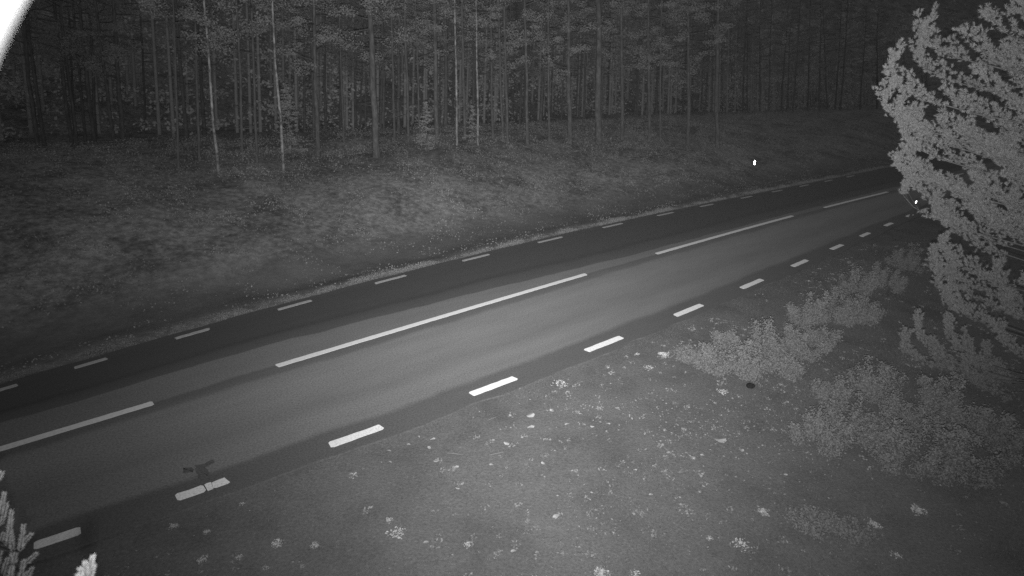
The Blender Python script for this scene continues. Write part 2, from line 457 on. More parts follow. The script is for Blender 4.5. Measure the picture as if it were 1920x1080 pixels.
patch('sensor_pad', [(366, 879), (380, 875), (390, 882), (391, 892), (384, 895), (377, 891), (368, 889)], .0055, sens, .008)
patch('cable_slot', [(370, 887), (376, 888), (379, 902), (373, 904)], .0042, sens, .004)
patch('cable_slot', [(383, 889), (391, 889), (397, 905), (391, 905)], .0042, sens, .004)
patch('cable_slot', [(383.5, 912), (386.5, 912), (389, 922), (386, 923)], .0035, sens, .005)
patch('cable_slot', [(397.5, 908), (402, 907), (404, 918), (400, 919)], .0035, sens, .005)

# ---------------------------------------------------------------- scattered blades (geometry, one mesh per sort of growth)
def blades(P, h, w, lean=.35, up=None):
    n = len(P)
    a = rng.uniform(0, 2 * math.pi, n); la_ = rng.normal(0, lean, n) * h; lb_ = rng.uniform(0, 2 * math.pi, n)
    dx = np.cos(a) * w / 2; dy = np.sin(a) * w / 2
    v0 = P + np.stack([dx, dy, np.full(n, -.004)], 1); v1 = P - np.stack([dx, dy, np.full(n, .004)], 1)
    v2 = P + np.stack([np.cos(lb_) * la_, np.sin(lb_) * la_, h], 1)
    V = np.stack([v0, v1, v2], 1).reshape(-1, 3)
    F = np.arange(3 * n).reshape(-1, 3)
    return V, F
def leafquads(P, size, flat=.5):
    """small folded leaves with random directions"""
    n = len(P)
    d = rng.normal(0, 1, (n, 3)); d[:, 2] *= flat; d /= np.linalg.norm(d, axis=1)[:, None]
    e = rng.normal(0, 1, (n, 3)); e -= (e * d).sum(1)[:, None] * d; e /= np.linalg.norm(e, axis=1)[:, None]
    s = np.broadcast_to(size, (n,))[:, None]
    V = np.stack([P - d * s, P + e * s * .55, P + d * s, P - e * s * .55], 1).reshape(-1, 3)
    return V, np.arange(4 * n).reshape(-1, 4)
def in_view(P, m=80):
    q = project(P); return (q[:, 0] > -m) & (q[:, 0] < 1920 + m) & (q[:, 1] > -m) & (q[:, 1] < 1080 + m) & (q[:, 2] > 0)
def scatter(n, srange, drange, side, power=1.0):
    s = rng.uniform(*srange, n); d = drange[0] + (drange[1] - drange[0]) * rng.random(n) ** power
    l = lf(s) + .27 + d if side > 0 else ln(s) - .33 - d
    p = xy(s, l); P = np.concatenate([p, terrain(p[:, 0], p[:, 1])[:, None]], 1)
    k = in_view(P)
    return P[k], d[k]

# near verge: short worn grass and moss
P, d = scatter(420000, (-24, 12), (0.03, 13), -1, 1.3)
den = fbm(P[:, 0], P[:, 1], 1.4, 4)
k = rng.random(len(P)) < np.clip((den - .36) * 3.2, .1, 1) * np.clip(.25 + d / 2.0, 0, 1); P = P[k]; den = den[k]
h = rng.uniform(.012, .045, len(P)) * (0.6 + 1.2 * den)
V, F = blades(P, h, rng.uniform(.004, .009, len(P)), .9)
tag(link('verge_grass', mesh_np('verge_grass', V, F, M_grass_n)), 'short worn grass and moss on the near road verge', 'grass', kind='stuff')
# taller growth in the rough beyond the near verge
P, d = scatter(160000, (-14, 34), (3.0, 26), -1, 1.2)
den = fbm(P[:, 0] + 5, P[:, 1], .45, 4) + np.clip((d - 5) / 20, 0, .3)
k = rng.random(len(P)) < np.clip((den - .42) * 5, 0, 1); P = P[k]; den = den[k]
P2 = P[::2] + np.stack([P[::2, 0] * 0, P[::2, 0] * 0, rng.random(len(P[::2])) * .28 * den[::2]], 1); P = P[1::2]; den = den[1::2]
V2, F2 = leafquads(P2, rng.uniform(.008, .02, len(P2)), 1.2)
tag(link('low_brush', mesh_np('low_brush', V2, F2, M_brush)), 'low tangled brush between the bushes on the right', 'brush', kind='stuff')
V, F = blades(P, rng.uniform(.03, .12, len(P)) * (.4 + den), rng.uniform(.005, .010, len(P)), .8)
tag(link('rough_grass', mesh_np('rough_grass', V, F, M_grass_n)), 'rough knee-high grass between the bushes right of the road', 'grass', kind='stuff')
# far side fringe along the asphalt
P, d = scatter(230000, (-30, 45), (.02, .5), 1)
q = fbm(P[:, 0], P[:, 1], 1.6, 4)
k = rng.random(len(P)) < np.clip((q - .34) * 4, .15, 1) * np.clip(1.35 - np.abs(d - .16) * 4.5, 0, 1); P = P[k]; q = q[k]
P[:, 2] += rng.random(len(P)) ** 1.3 * .15 * np.clip((q - .3) * 3, .1, 1)
V, F = leafquads(P, rng.uniform(.006, .015, len(P)), 1.3)
tag(link('fringe_grass', mesh_np('fringe_grass', V, F, M_fringe)), 'pale tufted grass fringe along the far asphalt edge', 'grass', kind='stuff')
# far bank: heather, lingonberry and dry grass
P, d = scatter(700000, (-30, 55), (.4, 26), 1, 1.15)
q = fbm(P[:, 0], P[:, 1], .55, 4); q2 = fbm(P[:, 0] + 31, P[:, 1], 1.7, 3)
q3 = fbm(P[:, 0] + 7, P[:, 1] + 3, 1.5, 3)
hmax = np.clip((q3 - .42) * 3.5 + (q - .5), .03, 1) * np.interp(d, [0, 1.5, 3.5, 6, 12, 30], [.12, .12, .25, .6, .6, .4])
k = rng.random(len(P)) < np.clip((q3 - .44) * 5 + (q2 - .5) * 1.5, .04, .9) * np.interp(d, [0, 1, 3, 5, 14, 20], [.5, .12, .2, 1, 1, .6]) * .85; P = P[k]; hmax = hmax[k]
P = P + np.stack([P[:, 0] * 0, P[:, 0] * 0, hmax * rng.random(len(P)) ** .6], 1)
V, F = leafquads(P, rng.uniform(.016, .045, len(P)) * np.interp(d[k], [0, 10, 40], [.8, 1, 1.5]), 1.0)
tag(link('bank_undergrowth', mesh_np('bank_undergrowth', V, F, M_grass_f)), 'low heather and berry scrub covering the far bank up to the forest', 'undergrowth', kind='stuff')

# ---------------------------------------------------------------- forest trees
def needles_clump(C, R, n, size):
    """leaf clumps around centres C with radii R"""
    idx = rng.integers(0, len(C), n)
    d = rng.normal(0, 1, (n, 3)); d /= np.linalg.norm(d, axis=1)[:, None]
    P = C[idx] + d * (R[idx] * rng.random(n) ** .4)[:, None] * (1, 1, .55)
    return leafquads(P, rng.uniform(.6, 1.3, n) * size, .7)
def pine_meshes(h, c0, seed, nb=22):
    """tall forest pine of height h with its crown starting at c0; unit-thickness trunk"""
    r = np.random.default_rng(seed)
    z = np.linspace(-.3, h, 14)
    wob = np.stack([np.cumsum(r.normal(0, .035, 14)), np.cumsum(r.normal(0, .035, 14)), z], 1); wob[:2, :2] = 0
    rad = .12 * (1 - (np.clip(z, 0, h) / h) ** 1.2 * .85); rad[0] *= 1.2
    g = Geo(); v, f = tube(wob, rad, 9); g.add(v, f)
    trunk = g.mesh('trunk', M_bark)
    gb = Geo(); C = []; R = []
    for k in range(nb):
        zb_ = c0 + (h - c0) * (k / nb) ** .9; a = r.uniform(0, 6.28)
        ln_ = (1.1 + 1.6 * math.sin(math.pi * min(1, (k + 3) / nb))) * r.uniform(.6, 1.1)
        i0 = np.array([np.interp(zb_, z, wob[:, 0]), np.interp(zb_, z, wob[:, 1]), zb_])
        e = i0 + np.array([math.cos(a) * ln_, math.sin(a) * ln_, ln_ * r.uniform(-.1, .45)])
        m = (i0 + e) / 2 + (0, 0, -.1)
        v, f = tube([i0, m, e], [.03, .02, .008], 4); gb.add(v, f)
        for t in (.55, .8, 1.0): C.append(i0 + (e - i0) * t + r.normal(0, .15, 3)); R.append(r.uniform(.3, .55))
    for k in range(10):                                         # dead lower stubs
        zb_ = r.uniform(1.5, c0); a = r.uniform(0, 6.28); ln_ = r.uniform(.25, .9)
        i0 = np.array([np.interp(zb_, z, wob[:, 0]), np.interp(zb_, z, wob[:, 1]), zb_])
        v, f = tube([i0, i0 + (math.cos(a) * ln_, math.sin(a) * ln_, ln_ * r.uniform(-.3, .2))], [.016, .006], 3); gb.add(v, f)
    br = gb.mesh('branches', M_bark)
    v, f = needles_clump(np.array(C), np.array(R), nb * 360, .040)
    return trunk, br, mesh_np('crown', v, f, M_crown)
PINES = [pine_meshes(15, 4.6, 1, 28), pine_meshes(17, 6.2, 2, 26), pine_meshes(16, 5.2, 3, 28), pine_meshes(14, 4.0, 4, 28), pine_meshes(18, 7, 5, 26)]
def birch_meshes(h, seed):
    r = np.random.default_rng(seed); z = np.linspace(-.3, h, 12)
    w = np.stack([np.cumsum(r.normal(0, .05, 12)), np.cumsum(r.normal(0, .05, 12)), z], 1); w[:2, :2] = 0
    v, f = tube(w, .12 * (1 - np.clip(z, 0, h) / h * .8), 8); tr = mesh_np('trunk', v, f, M_birch, True)
    gb = Geo(); C = []; R = []
    for k in range(16):
        zb_ = h * (.45 + .55 * k / 16); a = r.uniform(0, 6.28); L_ = r.uniform(.5, 1.2)
        i0 = np.array([np.interp(zb_, z, w[:, 0]), np.interp(zb_, z, w[:, 1]), zb_]); e = i0 + (math.cos(a) * L_, math.sin(a) * L_, L_ * .8)
        v, f = tube([i0, (i0 + e) / 2, e], [.02, .012, .005], 4); gb.add(v, f); C += [e, (i0 + e) / 2]; R += [.3, .25]
    v, f = needles_clump(np.array(C), np.array(R), 500, .05)
    return tr, gb.mesh('branches', M_twig), mesh_np('crown', v, f, M_crown)
BIRCH = [birch_meshes(12, 11), birch_meshes(13, 12)]
def spruce_meshes(h, seed):
    r = np.random.default_rng(seed)
    v, f = tube([(0, 0, -.1), (0, 0, h * .5), (0, 0, h)], [.05, .03, .006], 6); tr = mesh_np('trunk', v, f, M_bark, True)
    VV = Geo()
    nb = int(h * 34)
    for q in range(nb):
        lay = h * (.06 + .93 * r.random() ** .85); rl = (h - lay) * .34 + .06
        a = r.uniform(0, 6.28); L_ = rl * r.uniform(.55, 1.15); n = int(6 + 34 * L_)
        t = r.random(n) ** .6
        c = np.stack([np.cos(a) * L_ * t, np.sin(a) * L_ * t, lay - L_ * .35 * t + .25 * L_ * t * t], 1)
        wd = .03 + .13 * (1 - np.abs(2 * t - .9)) * L_
        c += r.normal(0, 1, (n, 3)) * wd[:, None] * (1, 1, .45)
        v, f = leafquads(c, r.uniform(.02, .055, n), .9); VV.add(v, f)
    return tr, VV.mesh('crown', M_spruce, False)
SPRUCE = [spruce_meshes(4.0, 21), spruce_meshes(3.2, 22), spruce_meshes(2.4, 23)]

def place_tree(kind, meshes, loc, rad, label, group, top=None, scale=1.0, rot=None):
    t = empty(kind, loc); tag(t, label, 'tree', group)
    rz = random.uniform(0, 6.28) if rot is None else rot
    if top is not None:
        dv = Vector(top) - Vector(loc); q = dv.to_track_quat('Z', 'Y'); t.rotation_mode = 'QUATERNION'; t.rotation_quaternion = q @ Vector((0, 0, 1)).rotation_difference(Vector((0, 0, 1)))
    names = ['trunk', 'branches', 'crown'] if len(meshes) == 3 else ['trunk', 'crown']
    for nme, me in zip(names, meshes):
        o = link(nme, me, t); o.rotation_euler = (0, 0, rz)
        if nme == 'trunk' and rad: o.scale = (rad / .12, rad / .12, scale)
        else: o.scale = (scale, scale, scale)
        if nme == 'branches': o['kind'] = 'stuff'
    return t
# trunks at the forest edge: foot pixel, point where the picture cuts them, thickness in pixels, sort, label
EDGE = [
 (410, 322, 390, 76, 5.5, 'b', 'thin pale birch trunk leaning left, leftmost clear trunk of the forest edge'),
 (532, 320, 518, 76, 5.5, 'b', 'thin bright birch trunk just left of the small lit spruce'),
 (374, 300, 368, 76, 5, 'p', 'faint thin pine trunk just left of the leaning pale birch'),
 (597, 290, 588, 76, 8, 'p', 'dim grey pine trunk just right of the small lit spruce'),
 (645, 262, 640, 76, 4, 'p', 'thin dim pine trunk between the small spruces and the thickest trunk'),
 (706, 290, 693, 76, 13, 'p', 'thickest grey pine trunk of the forest edge, left of centre'),
 (740, 262, 735, 76, 4.5, 'p', 'slim faint pine trunk just right of the thickest trunk'),
 (766, 262, 760, 76, 5.5, 'p', 'slim clear pine trunk second to the right of the thickest trunk'),
 (787, 262, 782, 76, 4, 'p', 'slender pine trunk close behind the bushy young spruce at the centre left'),
 (820, 262, 812, 76, 9, 'p', 'mid-thick grey pine trunk left of the two bright thin trunks'),
 (857, 268, 852, 76, 4.5, 'b', 'bright thin birch trunk, left one of two near the centre'),
 (872, 258, 868, 76, 6, 'p', 'dim pine trunk between the two bright thin birch trunks'),
 (896, 268, 894, 76, 4.5, 'b', 'bright thin birch trunk, right one of two near the centre'),
 (924, 256, 921, 76, 5, 'p', 'dim thin pine trunk right of the pair of bright birches'),
 (943, 262, 940, 120, 5, 'p', 'short-spaced thin pine trunk left of the speckled slim trunk'),
 (952, 266, 946, 76, 5, 'p', 'speckled slim pine trunk in the middle of the forest edge'),
 (989, 266, 985, 76, 6, 'p', 'slim pine trunk with low leafy twigs right of the middle'),
 (1030, 262, 1028, 76, 4.5, 'p', 'faint slim pine trunk halfway between the leafy-twigged and the straight trunk'),
 (1069, 264, 1064, 76, 8.5, 'p', 'straight mid-thick pine trunk right of the middle of the forest edge'),
 (1123, 264, 1118, 80, 13, 'p', 'broad dim pine trunk, second thickest of the forest edge'),
 (1167, 258, 1167, 76, 7, 'p', 'grey pine trunk next right of the broad dim trunk'),
 (1218, 258, 1216, 76, 6, 'p', 'faint pine trunk, second right of the broad dim trunk'),
 (1238, 262, 1238, 76, 4, 'p', 'faint thin pine trunk, third right of the broad dim trunk'),
 (1290, 268, 1291, 76, 7, 'p', 'very dim pine trunk near where the far verge darkens'),
 (1345, 272, 1350, 76, 8, 'p', 'last faint pine trunk before the dark gap above the reflector post'),
 (482, 300, 474, 76, 5, 'p', 'faint pine trunk between the two pale birches, right one'),
 (455, 300, 446, 76, 5, 'p', 'faint pine trunk between the two pale birches, left one'),
 (335, 318, 328, 76, 4, 'p', 'very dim pine trunk second left of the leaning pale birch, leftmost of all'),
]
for q, (bx, by, tx, ty, w, sort, lab) in enumerate(EDGE):
    B0 = ground_hit(bx, by + 4)
    dep = (B0 - CAM) @ fwd
    if dep > 60: dep = 45; B0 = at_depth(bx, by, dep)
    hor = math.hypot(B0[0], B0[1])
    d = ray(tx, ty); Tp = CAM + d * hor / math.hypot(d[0], d[1])
    rad = w / FPX * dep / 2
    lib = BIRCH if sort == 'b' else PINES
    nm = 'birch_tree' if sort == 'b' else 'pine_tree'
    place_tree(nm, lib[q % len(lib)], B0, rad, lab, 'trees along the forest edge', Tp)
# young spruces: foot pixel, tip pixel
YS = [(548, 292, 545, 155, 0, 'small lit spruce beside the bright thin birch, brightest of the young spruces'),
      (800, 285, 795, 188, 1, 'bushy young spruce at the foot of the mid-thick trunk'),
      (885, 272, 883, 196, 2, 'small pointed spruce between the two bright birches')]
for q, (bx, by, tx, ty, v_, lab) in enumerate(YS):
    B0 = ground_hit(bx, by); d = ray(tx, ty); hor = math.hypot(B0[0], B0[1]) 
    Tp = CAM + d * hor / math.hypot(d[0], d[1])
    hh = Tp[2] - B0[2]
    place_tree('young_spruce', SPRUCE[v_], B0, None, lab, 'young spruces under the pines', None, hh / (4.0, 3.2, 2.4)[v_])
# deeper ranks on the far side, and the dark woods to the right of the road
cnt = 0
for k in range(400):
    s = random.uniform(-22, 80); d = random.uniform(20 + max(0, -s) * .5, 40)
    x, y = xy(s, lf(s) + d); z = float(terrain(x, y)); q = project([x, y, z + 3])[0]
    if not (-60 < q[0] < 1760 and q[2] > 0): continue
    lean = -x * .0045 * (.6 + .8 * random.random())
    place_tree('pine_tree', random.choice(PINES), (x, y, z), random.uniform(.07, .14),
               'slender pine standing back in the dark ranks of the forest', 'pines deep in the forest', (x + lean * 10, y + random.gauss(0, .2), z + 10)); cnt += 1
    if cnt >= 80: break
# far-off wood: closes the forest behind the ranks
g = Geo(); C = []; R = []
def wood_at(s, l, q_n=12):
    x, y = xy(s, l); z = float(terrain(x, y)); h = random.uniform(13, 19)
    lean = -float(x) * .0045
    v, f = tube([(x, y, z - .2), (x + lean * h, y, z + h)], [.15, .05], 6); g.add(v, f)
    for q in range(q_n):
        t_ = random.random() ** 1.3; C.append((x + random.gauss(0, 1.2), y + random.gauss(0, 1.2), z + h * t_)); R.append(random.uniform(.8, 1.7))
for k in range(340):
    s = random.uniform(-60, 125); wood_at(s, lf(s) + random.uniform(33, 50) + max(0, -s) * .2)
for k in range(90):                                              # the woods right of the road, past the big pine
    s = random.uniform(14, 120); wood_at(s, ln(s) - random.uniform(13, 26))
for k in range(70):                                              # where the road bends out of sight
    wood_at(random.uniform(104, 118), random.uniform(-30, 45))
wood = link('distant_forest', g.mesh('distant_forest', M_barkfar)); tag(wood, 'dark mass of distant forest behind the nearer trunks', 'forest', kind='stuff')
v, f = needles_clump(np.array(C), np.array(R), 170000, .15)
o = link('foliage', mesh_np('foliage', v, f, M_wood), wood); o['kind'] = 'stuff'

# ---------------------------------------------------------------- pines with modelled shoots
def shoots(P, D, Ln, per, nl, w, sd):
    """bottle-brush needles round every shoot: P base, D direction, Ln length"""
    r = np.random.default_rng(sd); n = len(P); m = n * per
    i = np.repeat(np.arange(n), per); t = r.random(m) ** .8
    d = D[i]; ref = r.normal(0, 1, (m, 3)); ref -= (ref * d).sum(1)[:, None] * d; ref /= np.linalg.norm(ref, axis=1)[:, None]
    b = P[i] + d * (Ln[i] * t)[:, None]
    nd = ref * r.uniform(.55, .95, m)[:, None] + d * r.uniform(.5, .9, m)[:, None]; nd /= np.linalg.norm(nd, axis=1)[:, None]
    L_ = nl * r.uniform(.7, 1.15, m) * (1 - .35 * t)
    sd_ = np.cross(nd, r.normal(0, 1, (m, 3))); sd_ /= np.linalg.norm(sd_, axis=1)[:, None]
    V = np.stack([b - sd_ * w / 2, b + sd_ * w / 2, b + nd * L_[:, None]], 1).reshape(-1, 3)
    return V, np.arange(3 * m).reshape(-1, 3)
def branch_on(tree, A, E_, r, mats, shoot=.12, per=42, nl=.05, w=.006, twigs=7, rise=.25, spread=.55, knee=None):
    """a branch from A to E_ (tree-local), side twigs, upturned shoots"""
    A = np.array(A, float); E_ = np.array(E_, float); Lb = np.linalg.norm(E_ - A)
    t = np.linspace(0, 1, 7)
    pts = A + (E_ - A) * t[:, None] + np.stack([t * 0, t * 0, -rise * Lb * np.sin(t * math.pi) * .5], 1) + r.normal(0, .012 * Lb, (7, 3)) * (t * (1 - t) * 4)[:, None]
    if knee is not None:
        K = np.array(knee) + (np.array(knee) - (A + E_) / 2) * .7
        pts = A * ((1 - t) ** 2)[:, None] + K * (2 * t * (1 - t))[:, None] + E_ * (t * t)[:, None]
    g = Geo(); v, f = tube(pts, np.linspace(.007 + .004 * Lb, .003, 7), 5); g.add(v, f)
    SP, SD, SLn = [], [], []
    def put(p, dr, k):
        for q in range(k):
            dd = dr + r.normal(0, .45, 3) + (0, 0, .35); dd /= np.linalg.norm(dd)
            SP.append(p + r.normal(0, .03, 3)); SD.append(dd); SLn.append(shoot * r.uniform(.6, 1.15))
    ax = (E_ - A) / Lb
    side = np.cross(ax, (0, 0, 1)); side /= np.linalg.norm(side) + 1e-6
    for k in range(twigs):
        u = .25 + .75 * (k + r.random()) / twigs
        p = np.array([np.interp(u, t, pts[:, c]) for c in range(3)])
        q_ = np.array([np.interp(min(u + .08, 1), t, pts[:, c]) - np.interp(u - .08, t, pts[:, c]) for c in range(3)]); axl = q_ / (np.linalg.norm(q_) + 1e-6)
        sg = 1 if k % 2 else -1
        Lt = spread * Lb * (1.15 - u) * r.uniform(.7, 1.2) + .1
        dr = axl * r.uniform(.4, .8) + side * sg * r.uniform(.5, 1) + (0, 0, r.uniform(.0, .45)); dr /= np.linalg.norm(dr)
        e = p + dr * Lt + (0, 0, .1 * Lt); mid = (p + e) / 2 - (0, 0, .04 * Lt)
        v, f = tube([p, mid, e], [.0045, .0035, .002], 4); g.add(v, f)
        put(e, dr, 5); put(mid, dr, 3)
        for u2 in np.arange(.12, .95, max(.1, .11 / max(Lt, .15))): put(p + (e - p) * u2, dr, 3)
    put(pts[-1], ax + (0, 0, .4), 7)
    for u2 in np.linspace(.3, .97, int(5 + Lb * 5)): put(np.array([np.interp(u2, t, pts[:, c]) for c in range(3)]), ax, 3)
    SP = np.array(SP); SD = np.array(SD); SLn = np.array(SLn)
    q = project(SP + np.array(tree.location)); ok = np.hypot(q[:, 0] - 1712, q[:, 1] - 384) > 23     # bare spot in the crown where the post shows
    if ok.any(): SP, SD, SLn = SP[ok], SD[ok], SLn[ok]
    br = link('branch', g.mesh('branch', M_twig), tree)
    v, f = shoots(np.array(SP), np.array(SD), np.array(SLn), per, nl, w, int(r.integers(1e9)))
    o = link('needles', mesh_np('needles', v, f, mats), br); o['kind'] = 'stuff'
    return br

# the big pine on the right
rp = np.random.default_rng(99)
base = ground_hit(1955, 765)
pine = empty('pine_tree', base)
tag(pine, 'large bushy pine with upturned shoots at the right edge, nearest tree', 'tree')
hz = 12.5
v, f = tube([(0, 0, -.2), (.05, 0, 2), (0, .06, 4.5), (.03, 0, 7.5), (0, 0, hz)], [.17, .15, .12, .07, .015], 12)
link('trunk', mesh_np('trunk', v, f, M_bark, True), pine)
bdep = float((base - CAM) @ fwd)
hor0 = math.hypot(base[0], base[1])
def tipat(px, py, back=0.0):
    d = ray(px, py); P = CAM + d * (hor0 + back) / math.hypot(d[0], d[1]); return P - base
# limbs whose tips make the left outline: tip pixel, how far before (-) or behind the trunk
TIPS = [(1673, 104, -.7), (1664, 168, -.6), (1684, 190, -.5), (1712, 215, -.4), (1724, 80, .5), (1735, 40, .3), (1693, 232, -.6), (1708, 275, -.4), (1680, 296, -.6),
        (1706, 322, -.2), (1690, 346, -.5), (1748, 374, -.2), (1770, 390, .1), (1762, 452, -.4), (1745, 470, .1), (1752, 505, -.3), (1770, 545, -.4),
        (1690, 635, -.8), (1712, 600, -.9), (1740, 640, -.4), (1770, 600, -.6), (1805, 675, -.7), (1856, 610, -.9), (1800, 630, 0), (1840, 650, .1), (1775, 500, .2)]
for px, py, bk in TIPS:
    px += 9
    E_ = tipat(px, py, bk); L_ = math.hypot(E_[0], E_[1])
    Kn = tipat(px + rp.uniform(22, 40), py + rp.uniform(48, 75) * (1.35 if py < 130 else 1), bk)
    z0 = max(.5, Kn[2] - L_ * .12)
    branch_on(pine, (0, 0, z0), E_, rp, M_needle, knee=Kn, twigs=11, spread=.24, shoot=.085, per=42, nl=.062, w=.0050)
for px, py in [(1800, 60), (1845, 25), (1785, 180), (1805, 240), (1768, 222), (1835, 140), (1885, 90), (1900, 200), (1825, 330), (1765, 345), (1860, 270), (1905, 20), (1890, 330), (1850, 400)]:
    E_ = tipat(px, py, -.5); L_ = math.hypot(E_[0], E_[1])
    branch_on(pine, (0, 0, max(.5, E_[2] - L_ * .3)), E_, rp, M_needle, twigs=12, spread=.45, shoot=.085, per=26, nl=.068, w=.0075)
for k in range(90):
    z0 = .9 + (hz - 1.3) * ((k + .5) / 90) ** 1.0; a = rp.uniform(0, 6.28)
    Lr = (2.3 if z0 > 3.2 else 1.6) * (1 - .4 * max(0, -math.sin(a + .7))) * min(1, (hz + .5 - z0) / 4.0) * rp.uniform(.65, 1.05)
    # keep the air between the modelled limbs open on the road side
    E_ = np.array([math.cos(a) * Lr, math.sin(a) * Lr, z0 + Lr * rp.uniform(.25, .6)])
    q = project(base + E_)[0]
    lim = np.interp(q[1], [0, 76, 130, 250, 300, 400, 450, 520, 600, 690, 900], [1760, 1775, 1805, 1815, 1790, 1825, 1805, 1820, 1830, 1850, 1930])
    if q[0] < lim: 
        E_[:2] *= -.8
    branch_on(pine, (0, 0, z0), E_, rp, M_needle, knee=(E_[0] * .85, E_[1] * .85, z0 + (E_[2] - z0) * .25), twigs=12, spread=.5, shoot=.085, per=24, nl=.068, w=.0078)

# young pines below the camera on the left, only their tops reach into the picture
def young_pine(top_px, depth, lab, seed, sh, per, w, nl):
    """a sapling whose shoots are listed as (foot, tip, depth offset); the rest of its limbs lie outside the picture"""
    r = np.random.default_rng(seed)
    T_ = at_depth(*top_px, depth); gz = float(terrain(T_[0], T_[1]))
    b = np.array([T_[0], T_[1], gz]); t = empty('pine_sapling', b); tag(t, lab, 'tree')
    h = T_[2] - gz
    v, f = tube([(0, 0, -.1), (.03, .02, h * .5), (0, 0, h)], [.05, .03, .008], 8); link('trunk', mesh_np('trunk', v, f, M_bark, True), t)
    for a, c, dd in sh:
        A = at_depth(*a, depth + dd) - b; E_ = at_depth(*c, depth + dd * .9) - b
        z0 = max(.3, min(h - .03, A[2] - .25 * math.hypot(A[0], A[1])))
        g = Geo(); v, f = tube([(0, 0, z0), A * .5 + np.array([0, 0, z0]) * .5 - (0, 0, .02), A, E_], [.010, .008, .006, .003], 5); g.add(v, f)
        br = link('branch', g.mesh('branch', M_twig), t)
        D = E_ - A; L_ = np.linalg.norm(D); D /= L_
        v, f = shoots(np.array([A]), np.array([D]), np.array([L_]), int(per * L_ / .12), nl, w, int(r.integers(1e9)))
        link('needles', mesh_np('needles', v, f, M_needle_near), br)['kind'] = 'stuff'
    for k in range(10):
        z0 = h * (.2 + .4 * k / 10); a = math.pi + r.uniform(-.5, .5); L_ = (h - z0) * .22 + .08
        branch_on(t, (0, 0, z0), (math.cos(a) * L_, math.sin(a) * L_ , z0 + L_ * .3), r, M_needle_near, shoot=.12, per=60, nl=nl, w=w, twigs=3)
    return t
SH1 = [((-6, 905), (3, 886), 0), ((-4, 990), (8, 925), 0), ((2, 985), (12, 945), .1), ((14, 1025), (22, 958), -.05), ((24, 1035), (18, 985), 0), ((30, 1060), (16, 1010), .1),
       ((38, 1035), (44, 985), 0), ((34, 1030), (58, 1002), .05), ((-5, 1040), (6, 1000), .2), ((20, 1075), (30, 1035), .1), ((44, 1060), (68, 1038), .05),
       ((38, 1090), (44, 1052), 0), ((48, 1085), (60, 1066), .1), ((2, 1085), (14, 1048), .1), ((-8, 1070), (2, 1030), .15), ((16, 1100), (22, 1062), -.1), ((58, 1100), (48, 1075), .1)]
young_pine((-90, 860), 3.4, 'young pine with fuzzy shoots at the lower left picture edge', 5, SH1, 300, .0035, .032)
SH2 = [((166, 1082), (174, 1043), 0), ((160, 1088), (160, 1054), 0), ((160, 1088), (150, 1066), .03), ((165, 1095), (176, 1060), 0), ((158, 1098), (146, 1078), 0)]
young_pine((162, 1100), 1.9, 'young pine whose bright shoot tip pokes up at the bottom left', 6, SH2, 480, .0025, .018)

# ---------------------------------------------------------------- bushes right of the road
def bush(px, py, h, wd, lab, seed, n=2600, leaf=.020, upright=.8):
    r = np.random.default_rng(seed); b = ground_hit(px, py); t = empty('bush', b); tag(t, lab, 'bush', 'bushes right of the road')
    g = Geo(); C = []; R = []
    ns = int(7 + wd * 9)
    for k in range(ns):
        a = r.uniform(0, 6.28); rr = wd / 2 * r.random() ** .6 * 1.15; hh = h * r.uniform(.35, 1.1) * (1 - .5 * (rr / (wd / 2 * 1.15)) ** 2)
        st = np.array([math.cos(a) * rr * .6, math.sin(a) * rr * .6, -.02]); e = np.array([math.cos(a) * rr, math.sin(a) * rr, hh])
        m = (st + e) / 2 + r.normal(0, .04, 3)
        v, f = tube([st, m, e], [.006, .004, .002], 4); g.add(v, f)
        for u in np.linspace(.2, 1, 6):
            C.append(((1 - u) ** 2) * st + 2 * u * (1 - u) * m + u * u * e + r.normal(0, .015, 3)); R.append(.045 + .02 * (1 - u))
    link('stems', g.mesh('stems', M_twig), t)['kind'] = 'stuff'
    C = np.array(C); R = np.array(R); i = r.integers(0, len(C), n)
    P = C[i] + r.normal(0, 1, (n, 3)) * R[i][:, None] * (1, 1, .8); P[:, 2] = np.maximum(P[:, 2], .01)
    v, f = leafquads(P, r.uniform(.6, 1.3, n) * leaf, 1.2)
    link('foliage', mesh_np('foliage', v, f, M_bush), t)['kind'] = 'stuff'
    return t
